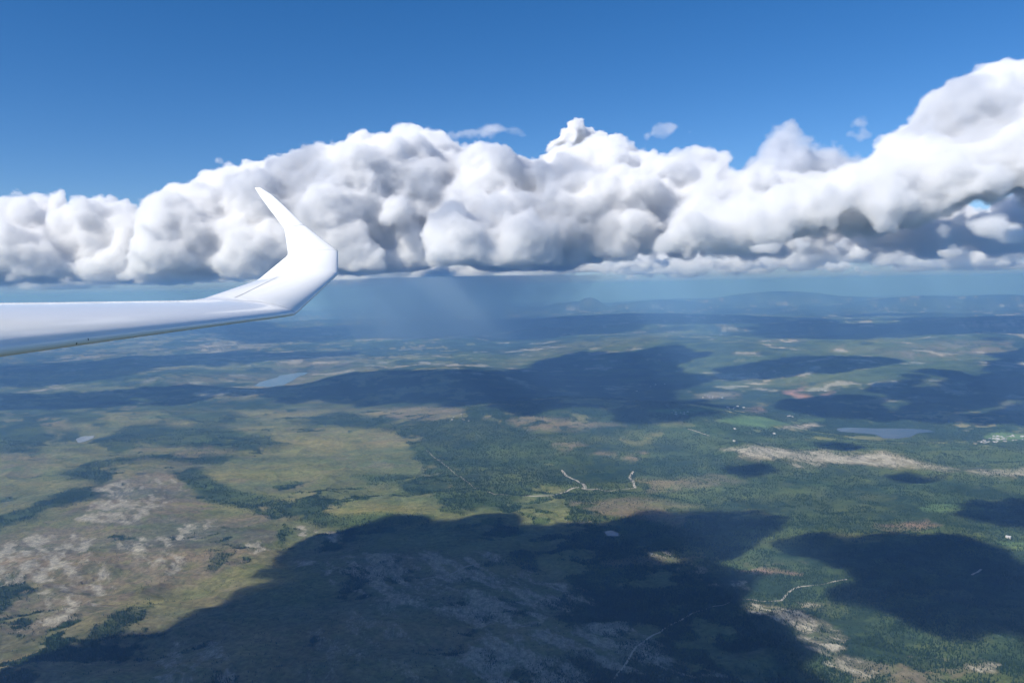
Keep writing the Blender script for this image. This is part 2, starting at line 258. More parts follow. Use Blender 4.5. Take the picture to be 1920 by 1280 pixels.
def build_ground():
    n = NR * NA; me = bpy.data.meshes.new("ground")
    i, j = np.meshgrid(np.arange(NR - 1), np.arange(NA), indexing='ij'); j2 = (j + 1) % NA
    q = np.stack([i * NA + j, i * NA + j2, (i + 1) * NA + j2, (i + 1) * NA + j], -1).reshape(-1, 4)[:, ::-1]
    me.vertices.add(n); me.vertices.foreach_set('co', P3.astype(np.float32).ravel())
    me.loops.add(q.size); me.loops.foreach_set('vertex_index', q.astype(np.int32).ravel())
    me.polygons.add(len(q)); me.polygons.foreach_set('loop_start', np.arange(0, q.size, 4, dtype=np.int32))
    me.polygons.foreach_set('loop_total', np.full(len(q), 4, np.int32)) if False else None
    me.polygons.foreach_set('use_smooth', np.ones(len(q), bool)); me.update(calc_edges=True)
    a = me.attributes.new('albedo', 'FLOAT_COLOR', 'POINT')
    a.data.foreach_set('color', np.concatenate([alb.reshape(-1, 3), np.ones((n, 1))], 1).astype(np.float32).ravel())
    for nm, arr in (('rock', rock), ('wood', wood)):
        t = me.attributes.new(nm, 'FLOAT', 'POINT'); t.data.foreach_set('value', arr.astype(np.float32).ravel())
    m, nd, l = mat("moor and forest ground")
    def N(t, **k):
        x = nd.new(t)
        for a_, b_ in k.items(): setattr(x, a_, b_)
        return x
    ca = N('ShaderNodeAttribute', attribute_name='albedo'); ra = N('ShaderNodeAttribute', attribute_name='rock'); wa = N('ShaderNodeAttribute', attribute_name='wood')
    geo = N('ShaderNodeNewGeometry')
    def noise(sc, det, rough=.6, stretch=(1, 1, 1), turn=0.0):
        mp = N('ShaderNodeMapping'); mp.inputs['Rotation'].default_value = (0, 0, turn); mp.inputs['Scale'].default_value = tuple(sc * s for s in stretch); l.new(geo.outputs['Position'], mp.inputs[0])
        t = N('ShaderNodeTexNoise'); t.inputs['Scale'].default_value = 1.0; t.inputs['Detail'].default_value = det; t.inputs['Roughness'].default_value = rough
        l.new(mp.outputs[0], t.inputs['Vector']); return t.outputs['Fac']
    def mr(src, a0, a1, b0, b1):
        t = N('ShaderNodeMapRange'); 
        for k_, v_ in zip((1, 2, 3, 4), (a0, a1, b0, b1)): t.inputs[k_].default_value = v_
        l.new(src, t.inputs[0]); return t.outputs[0]
    def math_(op, a0, b0):
        t = N('ShaderNodeMath', operation=op)
        for k_, v_ in enumerate((a0, b0)):
            if isinstance(v_, (int, float)): t.inputs[k_].default_value = v_
            else: l.new(v_, t.inputs[k_])
        return t.outputs[0]
    # rock shows as pale ribs between heath: threshold of a fine streaky noise
    rn = noise(1 / 34.0, 9, .80, (1.5, .5, 1.0), .6); rn2 = noise(1 / 9.0, 4, .7, (1.5, .6, 1.0), .6); rb = math_('ADD', math_('ADD', math_('MULTIPLY', rn, .62), math_('MULTIPLY', rn2, .38)), math_('MULTIPLY', ra.outputs['Fac'], .24))
    rf = math_('MULTIPLY', mr(rb, .56, .76, 0, 1), mr(ra.outputs['Fac'], .05, .3, 0, 1))
    mx = N('ShaderNodeMix', data_type='RGBA'); l.new(rf, mx.inputs[0]); l.new(ca.outputs['Color'], mx.inputs[6]); mx.inputs[7].default_value = (*ROCK, 1)
    # fine mottling: shrubs and tussocks in the open, crowns in the wood
    fine = mr(noise(1 / 26.0, 6, .75), .3, .7, .5, 1.5); wf_ = mr(noise(1 / 9.0, 3, .6), .35, .65, .62, 1.38)
    mm = N('ShaderNodeMix', data_type='FLOAT'); l.new(wa.outputs['Fac'], mm.inputs[0]); l.new(fine, mm.inputs[2]); l.new(wf_, mm.inputs[3])
    ml = N('ShaderNodeVectorMath', operation='SCALE'); l.new(mx.outputs[2], ml.inputs[0]); l.new(mm.outputs[0], ml.inputs['Scale'])
    bs = N('ShaderNodeBsdfDiffuse'); bs.inputs['Roughness'].default_value = .6; l.new(ml.outputs[0], bs.inputs[0])
    bp = N('ShaderNodeBump'); bp.inputs['Strength'].default_value = .8; bp.inputs['Distance'].default_value = 4.0
    l.new(rn, bp.inputs['Height']); l.new(bp.outputs[0], bs.inputs['Normal'])
    o = N('ShaderNodeOutputMaterial'); l.new(bs.outputs[0], o.inputs[0]); me.materials.append(m)
    g = bpy.data.objects.new("ground", me); C.objects.link(g); tag(g, "moorland and forest plateau falling to a wide valley with far fells", None, kind='structure'); return g
GROUND = build_ground()
def height_at(x, y):
    """height of the built sheet under (x, y), bilinear in its own rows and columns"""
    x = np.atleast_1d(np.asarray(x, float)); y = np.atleast_1d(np.asarray(y, float))
    az = np.arctan2(x, y); azs = np.arctan2(X[1], Y[1])[:1000]; rs = np.hypot(X[:, 0], Y[:, 0])
    ja = np.clip(np.searchsorted(azs, az) - 1, 0, 998); ta = np.clip((az - azs[ja]) / (azs[ja + 1] - azs[ja]), 0, 1)
    r = np.hypot(x, y); ir = np.clip(np.searchsorted(rs, r) - 1, 0, NR - 2); tr = np.clip((r - rs[ir]) / (rs[ir + 1] - rs[ir]), 0, 1)
    return (Z[ir, ja] * (1 - ta) + Z[ir, ja + 1] * ta) * (1 - tr) + (Z[ir + 1, ja] * (1 - ta) + Z[ir + 1, ja + 1] * ta) * tr
def hit(px, py):
    """first point of the sheet seen at a pixel of the photograph"""
    d = ray(float(px), float(py)); ts = np.concatenate([np.arange(2000, 20000, 25.0), np.arange(20000, 150000, 250.0)])
    Q = ts[:, None] * d; hh = height_at(Q[:, 0], Q[:, 1]); below = np.nonzero(Q[:, 2] < hh)[0]
    k = below[0] if len(below) else len(ts) - 1
    return np.array((Q[k, 0], Q[k, 1], hh[k]))
# ---- lakes
wm, wnod, wl = mat("lake water")
wb = wnod.new('ShaderNodeBsdfPrincipled'); wb.inputs['Base Color'].default_value = (.07, .10, .13, 1); wb.inputs['Roughness'].default_value = .12; wb.inputs['IOR'].default_value = 1.33
wo2 = wnod.new('ShaderNodeOutputMaterial'); wl.new(wb.outputs[0], wo2.inputs[0])
for k, w in lakes_w.items():
    lev = LAKES[k][1]; n = len(w); c = w.mean(0)
    pts = []
    for i in range(n):
        a, b = w[i], w[(i + 1) % n]
        for t in np.linspace(0, 1, 6)[:-1]:
            p = a + (b - a) * t; s = np.linalg.norm(w - c, axis=1).mean()
            u = (p - c); p = p + u * 0.05 * fbm(p[0:1] / (s * .25), p[1:2] / (s * .25), 3, 5)[0]; pts.append((p[0], p[1], -ALT + lev - curv(*c)))
    me = bpy.data.meshes.new("lake"); me.from_pydata(pts, [], [tuple(range(len(pts)))]); me.materials.append(wm)
    o = bpy.data.objects.new("lake", me); C.objects.link(o); o['kind'] = 'structure'
# ------------------------------------------------------------------ clouds: lumpy closed shells filled with dense white droplets
def cloud_material(name, density, col=(.955, .960, .972), aniso=0.0):
    m, n, l = mat(name)
    v = n.new('ShaderNodeVolumeScatter'); v.inputs['Color'].default_value = (*col, 1)
    v.inputs['Density'].default_value = density; v.inputs['Anisotropy'].default_value = aniso
    o = n.new('ShaderNodeOutputMaterial'); l.new(v.outputs[0], o.inputs['Volume'])
    return m
CL_DENSE = cloud_material("cloud droplets", 0.0075)
CL_BODY = cloud_material("smooth cloud droplets", 0.0040, (.945, .952, .968))
CL_CRISP = cloud_material("crisp cloud droplets", 0.016, (.985, .985, .988))
CL_SOFT = cloud_material("soft cloud droplets", 0.0020, (.93, .94, .965))
CL_MID = cloud_material("small cloud droplets", 0.0042)
CL_THIN = cloud_material("thin cloud droplets", 0.0004, (.9, .92, .96))
_tex = {}
def tex(kind, size):
    k = (kind, round(size, 4))
    if k not in _tex:
        t = bpy.data.textures.new("cloud_lumps", 'VORONOI' if kind == 'v' else 'CLOUDS')
        t.noise_scale = size
        if kind == 'v': t.distance_metric = 'DISTANCE_SQUARED'; t.noise_intensity = 1.0
        else: t.noise_depth = 4; t.noise_basis = 'ORIGINAL_PERLIN'
        _tex[k] = t
    return _tex[k]
def ico(n):
    bm = bmesh.new(); bmesh.ops.create_icosphere(bm, subdivisions=n, radius=1.0)
    v = np.array([x.co[:] for x in bm.verts]); f = np.array([[q.index for q in p.verts] for p in bm.faces]); bm.free()
    return v, f
_IV, _IF = ico(2)
def keep_largest(me):
    n = len(me.vertices); e = np.empty(len(me.edges) * 2, np.int32); me.edges.foreach_get('vertices', e); e = e.reshape(-1, 2)
    lab = np.arange(n)
    while True:
        a, b = lab[e[:, 0]], lab[e[:, 1]]; lo = np.minimum(a, b); new = lab.copy()
        np.minimum.at(new, a, lo); np.minimum.at(new, b, lo); np.minimum.at(new, e[:, 0], lo); np.minimum.at(new, e[:, 1], lo); new = new[new]
        if (new == lab).all(): break
        lab = new
    root, cnt = np.unique(lab, return_counts=True)
    if len(root) == 1: return me
    keep = lab == root[cnt.argmax()]
    co = np.empty(n * 3, np.float32); me.vertices.foreach_get('co', co); co = co.reshape(-1, 3)
    vi = np.empty(len(me.loops), np.int32); me.loops.foreach_get('vertex_index', vi); ls = np.empty(len(me.polygons), np.int32); me.polygons.foreach_get('loop_start', ls)
    tot = np.diff(np.append(ls, len(vi))); fk = keep[vi[ls]]; lk = np.repeat(fk, tot); remap = np.cumsum(keep) - 1
    m = bpy.data.meshes.new('cloud'); m.vertices.add(int(keep.sum())); m.vertices.foreach_set('co', co[keep].ravel())
    v2 = remap[vi[lk]].astype(np.int32); m.loops.add(len(v2)); m.loops.foreach_set('vertex_index', v2); t2 = tot[fk]
    m.polygons.add(len(t2)); m.polygons.foreach_set('loop_start', np.concatenate([[0], np.cumsum(t2)[:-1]]).astype(np.int32)); m.update(calc_edges=True)
    bpy.data.meshes.remove(me); return m
def make_cloud(blobs, voxel, material, label, zbase=None, lumps=1.0, squash=1.0, group='cumulus clouds'):
    """blobs: rows x y z r (metres). Their union is remeshed, roughened and given a flat ragged base."""
    vs = []; fs = []
    for k, (x, y, z, r) in enumerate(blobs):
        vs.append(_IV * np.array((r, r, r * squash)) + np.array((x, y, z))); fs.append(_IF + k * len(_IV))
    V = np.concatenate(vs) / 1000.0; Fc = np.concatenate(fs)
    me = bpy.data.meshes.new("cloud"); me.from_pydata(V.tolist(), [], Fc.tolist()); me.update()
    o = bpy.data.objects.new("cloud", me); C.objects.link(o)
    vx = voxel / 1000.0
    rm = o.modifiers.new("r", 'REMESH'); rm.mode = 'VOXEL'; rm.voxel_size = vx
    for kind, size, amp in (('p', vx * 34, 16.0), ('v', vx * 16, -8.0), ('r', 1, 0), ('v', vx * 8, -4.5), ('p', vx * 9, 6.5), ('r', 1, 0), ('v', vx * 4.2, -2.4), ('p', vx * 4.5, 4.0), ('r', .8, 0), ('p', vx * 2.2, 1.6)):
        if kind == 'r':
            rm = o.modifiers.new("r", 'REMESH'); rm.mode = 'VOXEL'; rm.voxel_size = vx * size; continue
        d = o.modifiers.new("d", 'DISPLACE'); d.texture = tex(kind, size); d.texture_coords = 'LOCAL'
        d.mid_level = 0.5 if kind == 'p' else 0.35; d.strength = amp * vx * lumps
    dg = bpy.context.evaluated_depsgraph_get()
    m2 = bpy.data.meshes.new_from_object(o.evaluated_get(dg), depsgraph=dg)
    bpy.data.objects.remove(o); bpy.data.meshes.remove(me)
    m2 = keep_largest(m2)
    n = len(m2.vertices); co = np.empty(n * 3, np.float32); m2.vertices.foreach_get('co', co); co = co.reshape(-1, 3) * 1000.0
    if zbase is not None:
        x, y, z = co[:, 0], co[:, 1], co[:, 2]
        zb = zbase + voxel * 4.0 * fbm(x / (voxel * 26), y / (voxel * 26), 5, 5) + voxel * 1.2
        co[:, 2] = np.where(z < zb, zb + (z - zb) * 0.12, z)
        co[:, 2] = np.maximum(co[:, 2], 303.0)
    m2.vertices.foreach_set('co', co.astype(np.float32).ravel()); m2.update(); m2.materials.clear(); m2.materials.append(material)
    ob = bpy.data.objects.new("cloud", m2); C.objects.link(ob)
    tag(ob, label, 'cloud', group)
    return ob
def bank(rng, top, base, depth, count, rpx, squash=0.8, fill=0.5):
    """random spheres under the outline top (pixels) and above base, at distances depth=(near, far)"""
    tx, ty = np.array(top, float).T; bx, by = np.array(base, float).T
    out = []
    for i in range(count):
        px = rng.uniform(tx[0], tx[-1]); t = np.interp(px, tx, ty); b = np.interp(px, bx, by)
        r = rng.uniform(*rpx); r = min(r, max(6, (b - t) * 0.5))
        u = rng.random() ** (1.0 if rng.random() > fill else 3.0)
        py = t + r * squash + u * max(0, (b - t - r * 1.3))
        # the lower a lump sits the nearer it may stand: the front of a cumulus bulges towards the base
        q = (py - t) / max(1, b - t)
        D = depth[1] + (depth[0] - depth[1]) * min(1, rng.random() * 0.6 + 0.5 * q)
        P = at(px, py, D); out.append((P[0], P[1], P[2], r / F_PX * D))
    return out
def vapour(name, density, col, noise_scale=None, contrast=(4.0, -2.6, 2.6), step=1.0):
    m, n, l = mat(name)
    v = n.new('ShaderNodeVolumePrincipled'); v.inputs['Color'].default_value = (*col, 1); v.inputs['Density Attribute'].default_value = ""
    a = n.new('ShaderNodeAttribute'); a.attribute_name = 'density'
    s = n.new('ShaderNodeMath'); s.operation = 'MULTIPLY'; l.new(a.outputs['Fac'], s.inputs[0]); s.inputs[1].default_value = density
    d = s.outputs[0]
    if noise_scale:
        g = n.new('ShaderNodeNewGeometry'); mp = n.new('ShaderNodeMapping'); mp.inputs['Scale'].default_value = (1 / noise_scale, 1 / noise_scale, 1.35 / noise_scale)
        l.new(g.outputs['Position'], mp.inputs[0])
        t = n.new('ShaderNodeTexNoise'); t.inputs['Scale'].default_value = 1.0; t.inputs['Detail'].default_value = 6.0; t.inputs['Roughness'].default_value = .65
        l.new(mp.outputs[0], t.inputs['Vector'])
        # the rim is eaten away by the noise, the core stays full
        x = n.new('ShaderNodeMath'); x.operation = 'MULTIPLY_ADD'; l.new(t.outputs['Fac'], x.inputs[0]); x.inputs[1].default_value = contrast[0]; x.inputs[2].default_value = contrast[1]
        y = n.new('ShaderNodeMath'); y.operation = 'MULTIPLY_ADD'; l.new(a.outputs['Fac'], y.inputs[0]); y.inputs[1].default_value = contrast[2]; l.new(x.outputs[0], y.inputs[2]); y.use_clamp = True
        k = n.new('ShaderNodeMath'); k.operation = 'MULTIPLY'; l.new(a.outputs['Fac'], k.inputs[0]); k.inputs[1].default_value = 9.0; k.use_clamp = True
        z = n.new('ShaderNodeMath'); z.operation = 'MULTIPLY'; l.new(y.outputs[0], z.inputs[0]); l.new(k.outputs[0], z.inputs[1]); l.new(z.outputs[0], s.inputs[0])
    l.new(d, v.inputs['Density'])
    o = n.new('ShaderNodeOutputMaterial'); l.new(v.outputs[0], o.inputs['Volume']); m.cycles.volume_step_rate = step
    return m
def to_vapour(hull, voxel, band, m):
    """a Volume object made of the hull's inside; the hull itself is not part of the scene"""
    C.objects.unlink(hull); hull.name = "hull"
    vd = bpy.data.volumes.new("cloud"); o = bpy.data.objects.new("cloud", vd); C.objects.link(o); vd.materials.append(m)
    md = o.modifiers.new("vapour", 'MESH_TO_VOLUME'); md.object = hull; md.density = 1.0; md.interior_band_width = band
    md.resolution_mode = 'VOXEL_SIZE'; md.voxel_size = voxel
    for k in ('label', 'category', 'group'):
        if k in hull: o[k] = hull[k]
    return o
_vm = {}
def soft_cloud(blobs, voxel, label, zbase=None, density=.013, col=(.980, .982, .987), ns=None, con=(4.2, -2.75, 3.0), band=7.5, lumps=1.0, squash=1.0, group='cumulus clouds'):
    """a cloud whose rim is frayed: the lumpy hull becomes a field of droplets, thin at the rim"""
    o = make_cloud(blobs, voxel, CL_DENSE, label, zbase, lumps, squash, group)
    ns = ns or voxel * 14; key = (density, col, round(ns, -1), con)
    if key not in _vm: _vm[key] = vapour("cloud vapour", density, col, ns, con, 1.0)
    return to_vapour(o, voxel * 1.1, voxel * band, _vm[key])
def smear(rng, px, py, w, h, dist, n=26):
    """a low, wide cloud: spheres in a flat lens whose underside is level"""
    out = []
    for i in range(n):
        u = rng.uniform(-1, 1); e = math.sqrt(max(0, 1 - u * u)); r = h * rng.uniform(.16, .5) * (0.45 + 0.55 * e)
        yy = py + h * 0.5 - r - rng.random() ** 1.5 * max(0, h * e - 2 * r)
        Dd = dist * (1 + rng.uniform(-.05, .05)); P = at(px + u * w * 0.5, yy, Dd); P[2] = max(P[2], 310 + r / F_PX * Dd * .4)
        out.append((P[0], P[1], P[2], r / F_PX * Dd))
    return out
rng = np.random.default_rng(11)
A = bank(rng, [(300,430),(312,385),(345,356),(400,330),(440,315),(470,330),(490,300),(560,292),(640,275),(700,258),(760,245),(800,250),(830,285),(900,268),(960,285),(1010,300),(1100,275),(1150,268),(1200,280),(1230,330)],
         [(300,545),(640,530),(900,515),(1130,500),(1230,430)], (19500, 27000), 430, (16, 84))
for q_ in ((790, 425, 45), (850, 440, 45), (700, 430, 50), (560, 420, 45), (980, 430, 50), (1080, 400, 45), (400, 450, 40)):
    c_ = at(q_[0], q_[1], 23500); A.append((c_[0], c_[1], c_[2], q_[2] / F_PX * 23500))
soft_cloud(A, 54, "widest white cumulus bank towering behind the wing tip", zbase=400, density=.0068, con=(10, -6.0, 4.8), lumps=.80, ns=1300)
B = bank(rng, [(-160,440),(-40,400),(20,375),(60,362),(130,360),(180,372),(225,385),(262,430),(300,450)], [(-160,545),(300,548)], (23000, 31000), 190, (16, 64))
soft_cloud(B, 66, "grey-white cumulus above the inner wing at the photo's left edge", zbase=300, density=.006, con=(10, -6.0, 4.8), lumps=.75, ns=1500)
B2 = bank(rng, [(240,440),(300,470),(420,500),(520,510)], [(240,548),(520,548)], (30000, 34000), 50, (10, 30))
soft_cloud(B2, 90, "hazy low cloud between the left cumulus and the big bank", zbase=310)
CR = bank(rng, [(1230,455),(1290,400),(1380,375),(1450,350),(1560,335),(1640,300),(1680,250),(1720,205),(1790,165),(1850,138),(1890,124),(1940,130),(2120,105)],
         [(1230,480),(1500,440),(1700,415),(1800,385),(1920,360),(2120,330)], (14500, 19500), 320, (16, 84))
soft_cloud(CR, 46, "tallest white cumulus climbing out of the photo's right edge", density=.0062, col=(.968, .972, .98), con=(10, -6.0, 4.8), lumps=.75, ns=1050)
CT = bank(rng, [(1030,280),(1045,235),(1070,222),(1095,232),(1110,250),(1130,240),(1150,252),(1160,280)], [(1030,360),(1160,360)], (31000, 34000), 40, (9, 26))
soft_cloud(CT, 60, "small brilliant white cloud turret topping the middle of the bank", density=.03, col=(.985, .985, .99))
CM = bank(rng, [(1380,320),(1430,275),(1500,240),(1550,258),(1600,295),(1650,330)], [(1380,350),(1650,350)], (27000, 30000), 60, (14, 40))
soft_cloud(CM, 90, "soft grey cloud dome left of the tallest right-hand cumulus", density=.004, col=(.90, .915, .945))
CE = bank(rng, [(1130,330),(1190,300),(1240,300),(1290,288),(1330,315),(1400,318),(1480,335),(1600,350),(1700,380),(1820,400),(2050,380)],
         [(1130,500),(1400,490),(1700,480),(2050,465)], (18500, 25500), 330, (10, 42), squash=0.65)
soft_cloud(CE, 70, "long layered cloud bank right of the middle, under the blue gap", zbase=400, density=.0055, col=(.970, .974, .982), band=6, con=(9, -5.2, 4.6), ns=1100)
FB = bank(rng, [(-200,505),(200,480),(560,500),(900,470),(1200,480),(1500,450),(1800,430),(2100,420)], [(-200,566),(2100,520)], (46000, 62000), 420, (10, 34), squash=.5)
FB = [(x, y, max(z, 330 + r * .35), r) for x, y, z, r in FB]
soft_cloud(FB, 230, "hazy far cloud layer filling the horizon behind every other cloud", squash=.5, density=.0022, zbase=325, band=2.2, con=(3.2, -1.5, 2.4), ns=3000)
FC = bank(rng, [(-250,520),(300,505),(900,498),(1300,480),(1700,462),(2150,450)], [(-250,572),(2150,522)], (95000, 125000), 420, (7, 20), squash=.4)
FC = [(x, y, max(z, 420 + r * .35), r) for x, y, z, r in FC]
soft_cloud(FC, 330, "faintest and most distant cloud layer lying along the whole horizon", squash=.4, density=.0009, zbase=335, band=2.0, con=(3.0, -1.3, 2.4), ns=5000, col=(.95, .96, .985))
for (x, y, w, h, d, mt, lab) in [
    (1330, 400, 190, 110, 18000, 'd', "upright white cumulus lump standing before the layered bank"),
    (1510, 462, 320, 34, 13500, 'd', "flat white cloud streak under the tallest cumulus, left part"),
    (1800, 424, 340, 52, 13000, 'd', "flat white cloud streak under the tallest cumulus, right part"),
    (815, 512, 120, 34, 30000, 'd', "small ragged cloud just right of the wing tip above the rain"),
    (655, 535, 100, 26, 34000, 'd', "small pale cloud touching the outline of the wing tip"),
    (1075, 500, 160, 34, 36000, 'd', "small low cloud above the pointed far mountain"),
    (1178, 493, 60, 28, 36000, 'd', "smaller left cloud of the low close pair mid-right"),
    (1232, 488, 52, 34, 38000, 'd', "taller right cloud of the low close pair mid-right"),
    (1390, 492, 130, 34, 38000, 'd', "low white cloud wedge over the far plain mid-right"),
    (1600, 500, 190, 24, 46000, 'd', "thin low cloud strip over the far right plain"),
    (1770, 474, 260, 24, 14000, 'd', "long grey cloud strip low above the right-hand fells"),
    (1890, 492, 150, 22, 52000, 'd', "creamy low cloud strip at the right edge near the horizon"),
    (950, 527, 260, 15, 70000, 'd', "faint far cloud line over the rain shaft"),
    (1300, 519, 300, 15, 70000, 'd', "faint far cloud line over the middle horizon"),
    (1660, 512, 300, 13, 75000, 'd', "faint far cloud line over the right horizon"),
    (930, 250, 200, 40, 25000, 't', "thin grey veil of cloud above the middle of the bank"),
    (1265, 244, 120, 30, 24000, 't', "isolated thin grey cloud shred in the blue sky right of centre"),
    (390, 299, 100, 12, 24000, 't', "faintest cloud wisp in the blue sky above the wing"),
    (1610, 228, 46, 20, 20000, 't', "upper one of two tiny cloud shreds left of the right tower"),
    (1612, 252, 60, 26, 20000, 't', "lower one of two tiny cloud shreds left of the right tower"),
    (1700, 190, 110, 22, 17000, 't', "wispy shred hanging left off the right tower's shoulder"),
    (1330, 505, 900, 26, 95000, 't', "palest haze-thin cloud sheet far off over the middle horizon"),
    (400, 530, 900, 26, 95000, 't', "palest haze-thin cloud sheet far off over the left horizon"),
    (1820, 470, 420, 60, 60000, 's', "soft grey-white far cloud layer under the right tower"),
    (1500, 480, 420, 44, 62000, 's', "soft grey-white far cloud layer under the flat streaks"),
    (1060, 530, 320, 22, 60000, 's', "soft far cloud layer above the two blue pointed mountains"),
  ]:
    b = smear(rng, x, y, w, h, d, n=int(18 + w / 8))
    vx = max(30, h / F_PX * d / 9)
    soft_cloud(b, vx, lab, density=dict(d=.006, t=.0014, s=.003)[mt] * min(1.0, 22000 / d * 1.4), col=dict(d=(.985, .987, .99), t=(.94, .95, .97), s=(.93, .94, .96))[mt], squash=.6 if w > 2.5 * h else .9, lumps=.8)
m, n, l = mat("haze air")
v = n.new('ShaderNodeVolumePrincipled'); v.inputs['Color'].default_value = (0.26, 0.52, 1.0, 1); v.inputs['Density'].default_value = 4.8e-5
v.inputs['Absorption Color'].default_value = (.30, .42, 1, 1); v.inputs['Anisotropy'].default_value = 0.0
o = n.new('ShaderNodeOutputMaterial'); l.new(v.outputs[0], o.inputs['Volume'])
bm = bmesh.new(); bmesh.ops.create_cube(bm, size=1.0)
for q in bm.verts: q.co = Vector((q.co.x * 420000, q.co.y * 420000, -4200 if q.co.z < 0 else 300))
me = bpy.data.meshes.new("haze"); bm.to_mesh(me); bm.free(); me.materials.append(m)
hz = bpy.data.objects.new("haze", me); C.objects.link(hz); tag(hz, "pale blue haze thickening with distance over the whole landscape", "haze", kind='stuff')
# ------------------------------------------------------------------ clouds over the glider: out of frame above, they shade the land below
CL_OVER = cloud_material("overhead cloud droplets", 0.016, (.90, .91, .93))
SHADES = [
 ("added cloud nearest above the glider, shading the near air and the moor below the frame", [(-500,1345),(400,1330),(1300,1330),(2100,1345),(2700,1400),(3000,1650),(1500,1690),(-900,1690)]),  # unseen cloud added to darken the near air; below, outlines of the shade as it lies on the land in the photograph
 ("vast dark-based cumulus overhead shading the nearest moor", [(-400,1290),(-60,1222),(60,1200),(200,1160),(330,1148),(430,1112),(520,1066),(600,1022),(660,992),(800,987),(900,975),(960,962),(1010,940),(1085,945),(1100,965),(1060,985),(1100,1000),(1190,985),(1290,997),(1345,1012),(1360,1035),(1240,1042),(1120,1030),(1160,1060),(1250,1095),(1350,1130),(1385,1165),(1430,1205),(1500,1230),(1570,1262),(1620,1320),(1640,1420),(-400,1420)]),
 ("wide cumulus overhead shading the forest at the lower right", [(1485,1022),(1560,1012),(1640,1002),(1700,1020),(1760,1005),(1850,1022),(2050,1050),(2050,1230),(1850,1192),(1700,1207),(1630,1190),(1600,1150),(1560,1100),(1540,1050)]),
 ("overhead cumulus shading the wood beyond the right edge meadow", [(1815,965),(1868,925),(2000,950),(2000,1012),(1885,990)]),
 ("small overhead puff shading the middle forest clearing", [(1345,1068),(1430,1070),(1440,1092),(1370,1100)]),
 ("tiny overhead puff shading the pale boulder slope", [(1455,1140),(1535,1143),(1520,1162),(1460,1158)]),
 ("small overhead puff shading the west end of the rocky ridge", [(1370,874),(1450,870),(1465,890),(1395,896)]),
 ("small overhead puff shading the east end of the rocky ridge", [(1675,888),(1800,886),(1810,905),(1700,908)]),
 ("small overhead puff shading the slope above the rocky ridge", [(1525,828),(1600,830),(1615,843),(1540,843)]),
 ("broad cumulus overhead shading the near side of the valley lake", [(1600,772),(1700,776),(1990,785),(2000,800),(1790,794),(1660,788),(1600,786)]),
 ("big rounded cumulus overhead shading the slope behind the lake", [(1655,718),(1720,692),(1830,690),(1872,738),(1850,778),(1700,772),(1650,748)]),
 ("cumulus overhead shading the fell at the right edge", [(1828,680),(1900,665),(2060,650),(2060,800),(1870,790),(1885,740)]),
 ("cumulus overhead shading the valley between the farm fields and the lake", [(1465,757),(1560,742),(1640,744),(1665,785),(1560,782),(1480,776)]),
 ("long cumulus overhead shading the blue ridge in the middle", [(925,700),(1060,664),(1250,646),(1340,655),(1290,695),(1345,720),(1290,738),(1380,765),(1330,768),(1230,768),(1100,757),(1000,750)]),
 ("cumulus overhead shading the round wooded hill", [(505,752),(560,716),(700,696),(850,688),(935,700),(1010,742),(990,757),(800,757)]),
 ("long cumulus overhead shading the left-hand woods by the long lake", [(-120,775),(0,765),(200,757),(470,746),(520,752),(500,728),(380,722),(280,735),(100,742),(-120,748)]),
 ("cumulus overhead shading the left-hand fells behind the long lake", [(-120,735),(0,725),(200,712),(300,690),(440,680),(600,675),(600,662),(420,660),(200,672),(-120,690)]),
 ("overhead cloud strip shading the far middle plain", [(1330,690),(1450,675),(1620,668),(1700,676),(1600,690),(1480,700),(1430,715),(1350,710)]),
]
def inside(x, y, P):
    r = False; n = len(P); j = n - 1
    for i in range(n):
        if (P[i][1] > y) != (P[j][1] > y) and x < (P[j][0] - P[i][0]) * (y - P[i][1]) / (P[j][1] - P[i][1]) + P[i][0]: r = not r
        j = i
    return r
